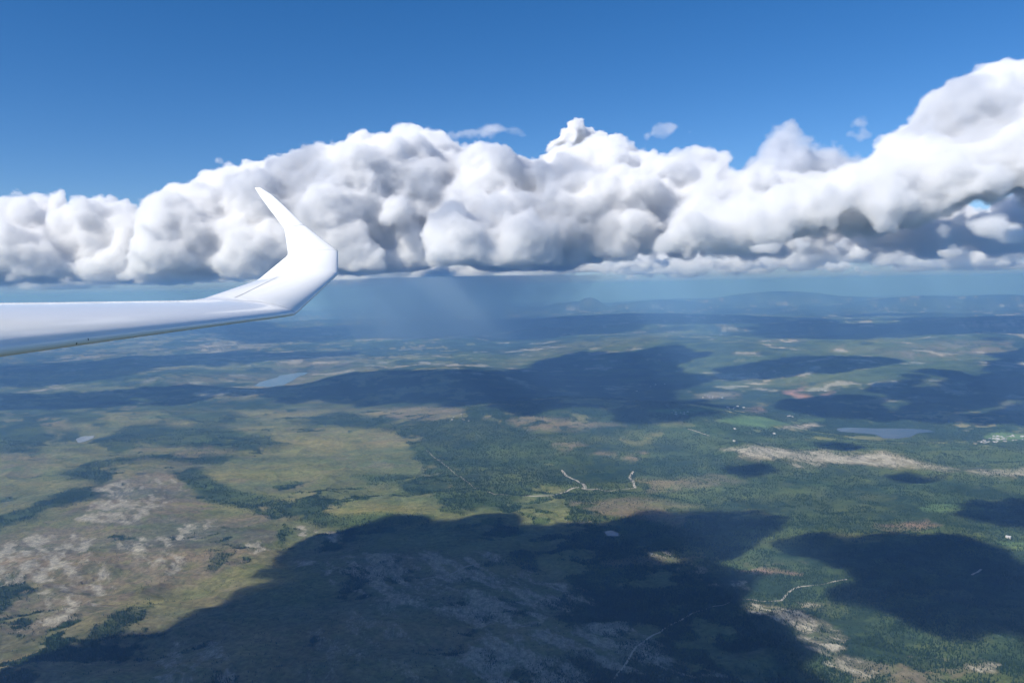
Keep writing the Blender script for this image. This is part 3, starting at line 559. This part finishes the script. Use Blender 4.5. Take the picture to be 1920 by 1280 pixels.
def shade_cloud(lab, pts, seed):
    rg = np.random.default_rng(seed)
    G = np.array([hit(*p) if p[1] < 1285 and -50 < p[0] < 1970 else plane(np.array(float(p[0])), np.array(float(p[1]))) for p in pts])
    Dm = np.percentile(G[:, 1], 80); Hc = 0.36 * Dm + 1500.0
    off = SN * (Hc / SN[2]); P = G[:, :2]
    amp = min(170.0, .06 * math.sqrt((P[:, 0].max() - P[:, 0].min()) * (P[:, 1].max() - P[:, 1].min()))); Q = []
    for a_, b_ in zip(P, np.roll(P, -1, 0)):                       # a ragged outline
        k = max(1, int(np.linalg.norm(b_ - a_) / (amp * 1.2)))
        for t_ in np.arange(k) / k: Q.append(a_ + (b_ - a_) * t_)
    Q = np.array(Q); P = Q + amp * 2.6 * np.stack([fbm(Q[:, 0] / (amp * 5), Q[:, 1] / (amp * 5), 3, 201), fbm(Q[:, 0] / (amp * 5), Q[:, 1] / (amp * 5), 3, 207)], -1)
    lo, hi = P.min(0), P.max(0); area = 0.5 * abs(np.dot(P[:, 0], np.roll(P[:, 1], 1)) - np.dot(P[:, 1], np.roll(P[:, 0], 1)))
    R = min(0.32 * math.sqrt(area), 300 + 0.02 * Dm); blobs = []
    for rad, cnt in ((R, 1.6), (R * .5, 3.0), (R * .25, 6.0), (R * .14, 7.0)):
        n = int(min(900, cnt * area / (rad * rad) * 1.2)) + 3; c = rg.uniform(lo, hi, (n * 3, 2))
        d = seg_dist(c[:, 0], c[:, 1], P); ok = c[(d < -rad * .8) & (d > -rad * 4.2 - (1e9 if rad == R else 0))][:n]
        for x, y in ok: blobs.append((x + off[0], y + off[1], -ALT + Hc + rg.uniform(-.1, .3) * rad, rad))
    if len(blobs) < 4:
        c = P.mean(0); blobs = [(c[0] + off[0] + q, c[1] + off[1], -ALT + Hc, R * .75) for q in (-R * .5, R * .5)]
    return make_cloud(blobs, R * .11, CL_OVER, lab, squash=.55, lumps=.9, group='clouds passing overhead, above the frame')
for k, (lab, pts) in enumerate(SHADES): shade_cloud(lab, pts, 100 + k)

# unseen high clouds, added above the frame: their thinner shade greys parts of the cumulus banks
CL_HIGH = cloud_material("added shade cloud droplets", 0.0006)
for (px_, py_, dp_, w_, lab) in [
  (540, 370, 21800, 230, "added high cloud shading the cumulus right behind the winglet"),
  (1800, 290, 16500, 200, "added high cloud greying the face of the right-hand tower"),
  (1010, 450, 21500, 330, "added high cloud over the big bank, shading its right flank"),


  ]:
    rg = np.random.default_rng(int(px_)); c = at(px_, py_, dp_); zc = 0.46 * (c[1] + .75 * c[2]) / (1 + .46 * .75) + 700; off = SN * ((zc - c[2]) / SN[2]); c = c + off; rr = w_ / F_PX * dp_ / 2; bl = []
    for i in range(60):
        a = rg.uniform(0, 6.28); q = math.sqrt(rg.random()) * rr; r = rr * rg.uniform(.10, .32)
        bl.append((c[0] + q * math.cos(a), c[1] + q * math.sin(a) * 1.3, c[2] + rg.uniform(-.2, .4) * r, r))
    make_cloud(bl, rr / 22, CL_HIGH, lab, squash=.5, lumps=.8, group='clouds passing overhead, above the frame')
# ------------------------------------------------------------------ rain falling from the big bank
rm_, rn_, rl_ = mat("falling rain"); rv_ = rn_.new('ShaderNodeVolumePrincipled'); rv_.inputs['Color'].default_value = (.38, .50, .64, 1); rv_.inputs['Density'].default_value = 2.4e-4
ro_ = rn_.new('ShaderNodeOutputMaterial'); rl_.new(rv_.outputs[0], ro_.inputs['Volume'])
def shaft(px0, px1, dist, wy, lean, lab):
    a = at(px0, 520, dist); b = at(px1, 520, dist); c = (a + b) / 2; wx = np.linalg.norm(b - a) / 2; n = 40; rings = []
    for q in np.linspace(0, 1, 9):
        z = 296 + (-ALT - 60 - 296) * q; k = 1 - .38 * q
        rings.append([(c[0] + lean * q + wx * k * math.cos(t) * (1 + .1 * math.sin(5 * t)), c[1] + wy * k * math.sin(t) * (1 + .1 * math.sin(5 * t)), z) for t in np.linspace(0, 2 * math.pi, n, endpoint=False)])
    V = [p for r in rings for p in r]; F = [(r * n + i, (r + 1) * n + i, (r + 1) * n + (i + 1) % n, r * n + (i + 1) % n) for r in range(8) for i in range(n)]
    F += [tuple(range(n)), tuple(reversed(range(8 * n, 9 * n)))]
    me = bpy.data.meshes.new("rain_shaft"); me.from_pydata(V, [], F); me.materials.append(rm_); me.update()
    o = bpy.data.objects.new("rain_shaft", me); C.objects.link(o); tag(o, lab, "rain", kind='stuff')
shaft(560, 1120, 22500, 2800, -300, "grey veil of rain falling from the big bank onto the far hills")
shaft(670, 1000, 21500, 1800, -500, "denser core of the falling rain under the big bank")
shaft(780, 900, 22000, 1200, -500, "darkest streak of the falling rain under the big bank")
# ------------------------------------------------------------------ tracks and houses
def plain(name, col, rough=.9):
    m, nd, l = mat(name); b = nd.new('ShaderNodeBsdfPrincipled'); b.inputs['Roughness'].default_value = rough
    t = nd.new('ShaderNodeTexNoise'); t.inputs['Scale'].default_value = .08; t.inputs['Detail'].default_value = 4
    g = nd.new('ShaderNodeNewGeometry'); l.new(g.outputs['Position'], t.inputs['Vector'])
    r = nd.new('ShaderNodeMapRange'); r.inputs[3].default_value = .7; r.inputs[4].default_value = 1.3; l.new(t.outputs['Fac'], r.inputs[0])
    v = nd.new('ShaderNodeVectorMath'); v.operation = 'SCALE'; v.inputs[0].default_value = col; l.new(r.outputs[0], v.inputs['Scale'])
    l.new(v.outputs[0], b.inputs['Base Color']); o = nd.new('ShaderNodeOutputMaterial'); l.new(b.outputs[0], o.inputs[0]); return m
GRAVEL = plain("pale gravel", (.36, .335, .285)); DIRT = plain("worn gravel", (.26, .24, .20))
def track(pts, width, m, name="gravel_track"):
    W_ = [hit(*p) for p in pts]; line = []
    for a, b in zip(W_[:-1], W_[1:]):
        k = max(2, int(np.linalg.norm(b - a) / 18))
        for t in np.arange(k) / k: line.append(a + (b - a) * t)
    line.append(W_[-1]); Q = np.array(line)[:, :2]
    for _ in range(6): Q[1:-1] = (Q[:-2] + 2 * Q[1:-1] + Q[2:]) / 4
    T = np.gradient(Q, axis=0); T /= np.linalg.norm(T, axis=1)[:, None] + 1e-9; Nn = np.stack([-T[:, 1], T[:, 0]], -1)
    w = width * (1 + .35 * fbm(Q[:, 0] / 60, Q[:, 1] / 60, 3, 4))[:, None] / 2
    vs = []; 
    for s in (-1, -.5, 0, .5, 1):
        e = Q + Nn * w * s; vs.append(np.concatenate([e, (height_at(e[:, 0], e[:, 1]) + 1.1 - .3 * abs(s))[:, None]], 1))
    V = np.concatenate(vs); n = len(Q); F = [(r * n + i, r * n + i + 1, (r + 1) * n + i + 1, (r + 1) * n + i) for r in range(4) for i in range(n - 1)]
    me = bpy.data.meshes.new(name); me.from_pydata(V.tolist(), [], F); me.materials.append(m); me.update()
    o = bpy.data.objects.new(name, me); C.objects.link(o); o['kind'] = 'structure'; return o
track([(992,933),(1010,932),(1030,930),(1050,925),(1068,918),(1085,914)], 12, GRAVEL)
track([(1053,881),(1060,890),(1068,896)], 18, GRAVEL); track([(1068,896),(1083,902),(1092,907),(1098,914)], 13, GRAVEL); track([(1092,908),(1099,913),(1094,918)], 26, GRAVEL)
track([(1096,919),(1120,919)], 10, DIRT); track([(1187,884),(1181,892),(1180,897),(1189,904),(1186,910),(1192,915)], 18, GRAVEL)
track([(1128,1300),(1163,1258),(1185,1230),(1197,1208),(1215,1200),(1240,1185),(1270,1165),(1297,1151)], 9, GRAVEL)
track([(1465,1128),(1478,1110),(1495,1102),(1520,1100)], 8, GRAVEL); track([(1350,1138),(1370,1128),(1400,1124),(1420,1127)], 5, DIRT)
track([(800,845),(850,885),(870,900),(890,915)], 7, DIRT); track([(1560,1095),(1588,1086)], 11, GRAVEL); track([(1822,1078),(1840,1068)], 10, DIRT)
track([(790,1090),(830,1080),(870,1065),(900,1060)], 8, DIRT); track([(1290,805),(1315,812),(1330,818)], 16, GRAVEL)
track([(890,915),(930,928),(992,933)], 6, DIRT); track([(1120,919),(1150,921),(1192,915)], 6, DIRT); track([(1297,1151),(1325,1144),(1350,1138)], 6, DIRT)
track([(1420,1127),(1445,1130),(1465,1128)], 6, DIRT); track([(1520,1100),(1540,1098),(1560,1095)], 6, DIRT);
HW = plain("white boards", (.46, .45, .43), .7); HR = plain("grey sheet roof", (.45, .45, .46), .5); RR = plain("red boards", (.36, .07, .05), .8); DK = plain("dark tiles", (.10, .09, .09), .7)
def house_mesh(w, d, h, rise):
    wl_ = bpy.data.meshes.new("wall"); a, b = w / 2, d / 2
    wl_.from_pydata([(-a,-b,-3),(a,-b,-3),(a,b,-3),(-a,b,-3),(-a,-b,h),(a,-b,h),(a,b,h),(-a,b,h),(0,-b,h+rise),(0,b,h+rise)], [],
        [(0,1,5,8,4),(2,3,7,9,6),(1,2,6,5),(3,0,4,7),(0,3,2,1)])
    rf = bpy.data.meshes.new("roof"); e = .7; t = .35; sl_ = rise / a; z0 = h - e * sl_ + .02
    v = []
    for y_ in (-b - e, b + e): v += [(-a - e, y_, z0), (0, y_, h + rise + .02), (a + e, y_, z0), (-a - e, y_, z0 + t), (0, y_, h + rise + t), (a + e, y_, z0 + t)]
    rf.from_pydata(v, [], [(0,6,7,1),(1,7,8,2),(3,4,10,9),(4,5,11,10),(0,1,4,3),(1,2,5,4),(6,9,10,7),(7,10,11,8),(0,3,9,6),(2,8,11,5)])
    return wl_, rf
def make_house(loc, rz, w, d, h, wm_, rm_, lab, grp, cat='house'):
    r = bpy.data.objects.new(cat.replace(' ', '_'), None); C.objects.link(r); r.location = loc; r.rotation_euler.z = rz; tag(r, lab, cat, grp)
    a, b = house_mesh(w, d, h, w * .3)
    for nm, me, m in (('wall', a, wm_), ('roof', b, rm_)):
        me.materials.append(m); o = bpy.data.objects.new(nm, me); C.objects.link(o); o.parent = r
    return r
rgh = np.random.default_rng(5)
VILLAGES = [ # px, py, spread x, spread y, count, label, big
 (1885, 823, 34, 7, 26, "white house in the village beside the green field at the right edge", 'white houses of the right-hand village'),
 (1845, 829, 22, 3, 10, "pale house strung along the road left of the right-hand village", 'pale houses left of the right-hand village'),
 (1268, 774, 16, 3, 8, "white farmhouse on the left green valley field", 'farmhouses on the left valley field'),
 (1375, 765, 14, 2.5, 9, "white house in the hamlet between the two valley fields", 'houses of the hamlet between the valley fields'),
 (1330, 744, 24, 4, 14, "pale cabin in the clearing up the far valley slope", 'cabins on the far valley slope'),
 (1482, 781, 7, 2, 4, "white farmhouse behind the middle valley field", 'farmhouses behind the middle field'),
 (1545, 733, 12, 3, 4, "pale cabin near the reddish quarry", 'cabins near the reddish quarry'),
 (865, 785, 34, 12, 6, "pale cabin among the trees behind the great bog", 'cabins behind the great bog'),
 (1240, 723, 60, 12, 5, "lone pale farmhouse on the shaded blue ridge slope", 'farmhouses on the shaded ridge slope'),
]
for (x_, y_, sx, sy, n_, lab, grp) in VILLAGES:
    for k in range(n_):
        p = hit(x_ + rgh.normal() * sx * .5, y_ + rgh.normal() * sy * .5); sc = rgh.uniform(.55, 1.35)
        big = 1.4 if x_ > 1800 else 1.1
        make_house((p[0], p[1], height_at(p[0], p[1])[0]), rgh.uniform(0, 3.14), 10 * sc * big, 17 * sc * big, 5 * sc, HW, HR if rgh.random() < .75 else DK, lab, grp)
for (x_, y_, lab) in [(1378, 805, "lone white house in the forest below the valley field"), (1452, 814, "lone white house in the forest above the rocky ridge"), (1377, 828, "white cabin in the forest just left of the ridge top"), (1891, 1011, "white cabin by the small meadow at the right edge")]:
    p = hit(x_, y_); make_house((p[0], p[1], height_at(p[0], p[1])[0]), .6, 14, 24, 7, HW, HR, lab, None)
# ------------------------------------------------------------------ the spruce wood: nobody could count it, one object of instanced trees
def forest():
    rg = np.random.default_rng(3); n = 1500000
    r = 2350 + (9300 - 2350) * rg.random(n) ** 1.25; az = rg.uniform(-.62, .62, n)
    x = r * np.sin(az); y = r * np.cos(az)
    azs = np.arctan2(X[1], Y[1])[:1000]; rs = np.hypot(X[:, 0], Y[:, 0])
    j = np.clip(np.searchsorted(azs, az), 0, 999); i = np.clip(np.searchsorted(rs, r), 0, NR - 1)
    w = wood[i, j]; g = fbm(x / 75, y / 75, 4, 13); g2 = fbm(x / 400, y / 400, 3, 15)
    p = np.clip(w * (.55 + .9 * g + .5 * g2), 0.0, .75) + .03 * (rock[i, j] < .3) * (g > .12)
    lk = np.zeros(n, bool)
    for k, wl_ in lakes_w.items(): lk |= seg_dist(x, y, wl_) < 12
    near = np.clip((2600.0 / r) ** .6, 0, 1)
    keep = (rg.random(n) < p * near * .8) & ~lk; x, y, w = x[keep], y[keep], w[keep]
    z = height_at(x, y) - .3
    me = bpy.data.meshes.new("spruce_forest"); k = len(x); print("TREES", k)
    me.vertices.add(k); me.vertices.foreach_set('co', np.stack([x, y, z], -1).astype(np.float32).ravel()); me.update()
    s = me.attributes.new('size', 'FLOAT', 'POINT'); s.data.foreach_set('value', (rg.uniform(.42, .95, k) * (.75 + .35 * np.clip(w, 0, 1))).astype(np.float32))
    o = bpy.data.objects.new("spruce_forest", me); C.objects.link(o)
    tag(o, "dark spruce and birch forest spread over the near plateau", "forest", kind='stuff')
    m, nd, l = mat("spruce needles"); oi = nd.new('ShaderNodeObjectInfo'); cr = nd.new('ShaderNodeValToRGB')
    e = cr.color_ramp.elements; e[0].color = (.012, .030, .020, 1); e[1].color = (.050, .080, .032, 1); e[1].position = 1
    q = e.new(.55); q.color = (.022, .045, .026, 1); q = e.new(.93); q.color = (.035, .062, .03, 1)
    b = nd.new('ShaderNodeBsdfDiffuse'); out = nd.new('ShaderNodeOutputMaterial')
    l.new(oi.outputs['Random'], cr.inputs[0]); l.new(cr.outputs[0], b.inputs[0]); l.new(b.outputs[0], out.inputs[0])
    ng = bpy.data.node_groups.new("forest", 'GeometryNodeTree'); ng.interface.new_socket('Geometry', in_out='INPUT', socket_type='NodeSocketGeometry')
    ng.interface.new_socket('Geometry', in_out='OUTPUT', socket_type='NodeSocketGeometry'); N = ng.nodes.new; L = ng.links.new
    gi = N('NodeGroupInput'); go = N('NodeGroupOutput'); inst = N('GeometryNodeInstanceOnPoints'); jn = N('GeometryNodeJoinGeometry')
    for rb, dp, zz, nv in ((2.7, 8.0, 1.2, 7), (1.7, 6.5, 5.5, 6), (.25, 2.0, 0, 4)):
        c = N('GeometryNodeMeshCone'); c.fill_type = 'NONE'
        c.inputs['Vertices'].default_value = nv; c.inputs['Radius Bottom'].default_value = rb; c.inputs['Radius Top'].default_value = .02; c.inputs['Depth'].default_value = dp
        t = N('GeometryNodeTransform'); t.inputs['Translation'].default_value = (0, 0, zz)
        L([s_ for s_ in c.outputs if s_.name == 'Mesh'][0], t.inputs['Geometry']); L(t.outputs[0], jn.inputs[0])
    sm = N('GeometryNodeSetMaterial'); sm.inputs['Material'].default_value = m; L(jn.outputs[0], sm.inputs[0])
    na = N('GeometryNodeInputNamedAttribute'); na.data_type = 'FLOAT'; na.inputs['Name'].default_value = 'size'
    rv = N('FunctionNodeRandomValue'); rv.data_type = 'FLOAT_VECTOR'; rv.inputs['Min'].default_value = (-.05, -.05, 0); rv.inputs['Max'].default_value = (.05, .05, 6.28)
    L(gi.outputs[0], inst.inputs['Points']); L(sm.outputs[0], inst.inputs['Instance']); L(na.outputs[0], inst.inputs['Scale']); L(rv.outputs[0], inst.inputs['Rotation'])
    L(inst.outputs[0], go.inputs[0]); md = o.modifiers.new("forest", 'NODES'); md.node_group = ng
forest()
# ------------------------------------------------------------------ the glider's left wing, flown from the seat just ahead of it
def wing():
    m, nd, l = mat("white gelcoat")
    b = nd.new('ShaderNodeBsdfPrincipled'); b.inputs['Base Color'].default_value = (.95, .95, .94, 1); b.inputs['Roughness'].default_value = .2
    b.inputs['Specular IOR Level'].default_value = .35; b.inputs['Coat Weight'].default_value = .4; b.inputs['Coat Roughness'].default_value = .03
    t = nd.new('ShaderNodeTexNoise'); t.inputs['Scale'].default_value = 1.3; t.inputs['Detail'].default_value = 2; g = nd.new('ShaderNodeNewGeometry'); l.new(g.outputs['Position'], t.inputs['Vector'])
    bp = nd.new('ShaderNodeBump'); bp.inputs['Strength'].default_value = .25; bp.inputs['Distance'].default_value = .004; l.new(t.outputs['Fac'], bp.inputs['Height']); l.new(bp.outputs[0], b.inputs['Coat Normal'])
    o = nd.new('ShaderNodeOutputMaterial'); l.new(b.outputs[0], o.inputs[0])
    mg, n2_, l2_ = mat("grey seam sealer"); b2 = n2_.new('ShaderNodeBsdfPrincipled'); b2.inputs['Base Color'].default_value = (.22, .24, .27, 1); b2.inputs['Roughness'].default_value = .5
    o2 = n2_.new('ShaderNodeOutputMaterial'); l2_.new(b2.outputs[0], o2.inputs[0])
    root = bpy.data.objects.new("glider_wing", None); C.objects.link(root)
    A0, K = at(0, 659, 2.6), at(555, 589, 5.5); B0, KT = at(0, 569, 3.5), at(372, 563, 4.96)
    LEr = A0 + (K - A0) * -.62; TEr = B0 + (KT - B0) * -1.55
    le = [LEr, K, at(634, 514, 6.30), at(633.5, 471, 6.60), at(571, 423, 6.74), at(533.5, 387, 6.78), at(510, 366, 6.80), at(487, 351.5, 6.81)]
    te = [TEr, KT, at(482, 526, 5.85), at(540.5, 478, 6.35), at(533.5, 429, 6.64), at(505, 392, 6.74), at(489, 370, 6.77), at(477.5, 352, 6.80)]
    le = [np.array(p) for p in le]; te = [np.array(p) for p in te]
    root.location = Vector(LEr)
    steps = [14, 12, 12, 12, 5, 4, 4]; thick = [.20, .10, .095, .09, .085, .08, .08, .07]
    # even stations, creases slightly eased
    st = []
    for i, k in enumerate(steps):
        for q in np.arange(k) / k: st.append((i, q))
    st.append((6, 1.0))
    L_, T_, K_ = [], [], []
    for i, q in st:
        L_.append(le[i] + (le[i + 1] - le[i]) * q); T_.append(te[i] + (te[i + 1] - te[i]) * q); K_.append(thick[i] + (thick[i + 1] - thick[i]) * q)
    L_, T_, K_ = np.array(L_), np.array(T_), np.array(K_)
    Ls, Ts = L_.copy(), T_.copy()
    for _ in range(1): Ts[1:-1] = (Ts[:-2] + 2 * Ts[1:-1] + Ts[2:]) / 4; Ls[14:-1] = (Ls[13:-2] + 14 * Ls[14:-1] + Ls[15:]) / 16
    mid = (Ls + Ts) / 2; for_s = np.gradient(mid, axis=0)
    for _ in range(2): for_s[1:-1] = (for_s[:-2] + 2 * for_s[1:-1] + for_s[2:]) / 4
    na = 22; xs = 0.5 * (1 - np.cos(np.linspace(0, math.pi, na)))
    def yt(x): return 5 * (.2969 * np.sqrt(x) - .126 * x - .3516 * x ** 2 + .2843 * x ** 3 - .1015 * x ** 4)
    rings = []
    for a, b_, s_, th in zip(Ls, Ts, for_s, K_):
        c = b_ - a; ch = np.linalg.norm(c); cu = c / ch; s_ = s_ - cu * np.dot(s_, cu); s_ /= np.linalg.norm(s_); nn = np.cross(s_, cu)
        up = [a + c * x + nn * ch * (yt(x) * th + .035 * 4 * x * (1 - x) * .6 * (th / .125)) for x in xs[::-1]]
        lo = [a + c * x + nn * ch * (-yt(x) * th * .95 + .035 * 4 * x * (1 - x) * .45 * (th / .125)) for x in xs[1:]]
        rings.append(up + lo)
    R = np.array(rings); nr = R.shape[1]
    def part(name, i0, i1, cap0=False, cap1=False, m_=m):
        V = (R[i0:i1 + 1] - np.array(root.location)).reshape(-1, 3); k = i1 - i0 + 1
        F = [(r * nr + i, r * nr + (i + 1) % nr, (r + 1) * nr + (i + 1) % nr, (r + 1) * nr + i) for r in range(k - 1) for i in range(nr)]
        if cap0: F.append(tuple(range(nr))[::-1])
        if cap1: F.append(tuple(range((k - 1) * nr, k * nr)))
        me = bpy.data.meshes.new(name); me.from_pydata(V.tolist(), [], F); me.materials.append(m_); bm = bmesh.new(); bm.from_mesh(me); bmesh.ops.recalc_face_normals(bm, faces=bm.faces); bm.to_mesh(me); bm.free()
        for p in me.polygons: p.use_smooth = len(p.vertices) == 4
        ob = bpy.data.objects.new(name, me); C.objects.link(ob); ob.parent = root; return ob
    part("main_panel", 0, 14, True); part("outer_panel", 14, 26); part("tip_panel", 26, 38); part("winglet_base", 38, 50); part("winglet_blade", 50, len(R) - 1, False, True)
    # seams: hair-thin raised bands round the joints
    def seam(i, w=.004, lift=.0006):
        A_ = R[i]; nb = R[min(i + 1, len(R) - 1)] - R[i - 1]; nb = nb / np.linalg.norm(nb, axis=1)[:, None]; cen = A_.mean(0)
        T0 = np.roll(A_, -1, 0) - np.roll(A_, 1, 0); nm = np.cross(nb, T0); nm /= np.linalg.norm(nm, axis=1)[:, None] + 1e-9
        if np.dot(nm[nr // 4], A_[nr // 4] - cen) < 0: nm = -nm
        V = np.concatenate([A_ - nb * w / 2 + nm * lift, A_ + nb * w / 2 + nm * lift]) - np.array(root.location)
        me = bpy.data.meshes.new("seam"); me.from_pydata(V.tolist(), [], [(k, k + 1, nr + k + 1, nr + k) for k in range(na - 1)]); me.materials.append(mg)
        ob = bpy.data.objects.new("seam", me); C.objects.link(ob); ob.parent = root
    # the aileron's hinge line, a groove strip a little ahead of the trailing edge
    def hinge(i0, i1, k, w=.004):
        A_ = R[i0:i1 + 1, k]; B_ = R[i0:i1 + 1, k + 1]; dr = B_ - A_; dr /= np.linalg.norm(dr, axis=1)[:, None]
        sp = np.gradient(A_, axis=0); nm = np.cross(dr, sp); nm /= np.linalg.norm(nm, axis=1)[:, None]; nm *= np.sign(nm[:, 2:3])
        q = A_ + (B_ - A_) * .5; V = np.concatenate([q - dr * w + nm * .0007, q + dr * w + nm * .0007]) - np.array(root.location); k_ = len(q)
        me = bpy.data.meshes.new("seam"); me.from_pydata(V.tolist(), [], [(a, a + 1, k_ + a + 1, k_ + a) for a in range(k_ - 1)]); me.materials.append(mg)
        ob = bpy.data.objects.new("seam", me); C.objects.link(ob); ob.parent = root
    hinge(0, 13, 6); hinge(15, 25, 7)
    seam(14); seam(50, .003); seam(38, .002)
    # two squashed insects on the leading edge
    dk, n3_, l3_ = mat("dried insect"); b3 = n3_.new('ShaderNodeBsdfPrincipled'); b3.inputs['Base Color'].default_value = (.02, .02, .03, 1); o3 = n3_.new('ShaderNodeOutputMaterial'); l3_.new(b3.outputs[0], o3.inputs[0])
    Rf = R[:15].reshape(-1, 3); qx, qy, _ = project(Rf)
    for (x_, y_, s_) in ((143, 643, .0042), (165, 636, .0036)):
        # nearest point of the near surface in the picture, found by walking the nose of the section
        best = None
        for a in np.linspace(0, 14, 400):
            i = min(13, int(a)); f = a - i; ring = R[i] * (1 - f) + R[i + 1] * f
            for k in range(na - 6, na + 2):
                for g_ in (0, .25, .5, .75):
                    p = ring[k] * (1 - g_) + ring[k + 1] * g_; u, v, _d = project(p[None]); e = (u[0] - x_) ** 2 + (v[0] - y_) ** 2
                    if best is None or e < best[0]: best = (e, p)
        p = best[1]; bm = bmesh.new(); bmesh.ops.create_icosphere(bm, subdivisions=2, radius=s_)
        for v in bm.verts: v.co = Vector((v.co.x * .6, v.co.y * .6, v.co.z * 1.5)) + Vector(p) - root.location + Vector((.0, -.001, .001))
        me = bpy.data.meshes.new("insect_splat"); bm.to_mesh(me); bm.free(); me.materials.append(dk); ob = bpy.data.objects.new("insect_splat", me); C.objects.link(ob); ob.parent = root
    tag(root, "glossy white glider wing ending in a swept upturned winglet", "wing")
wing()
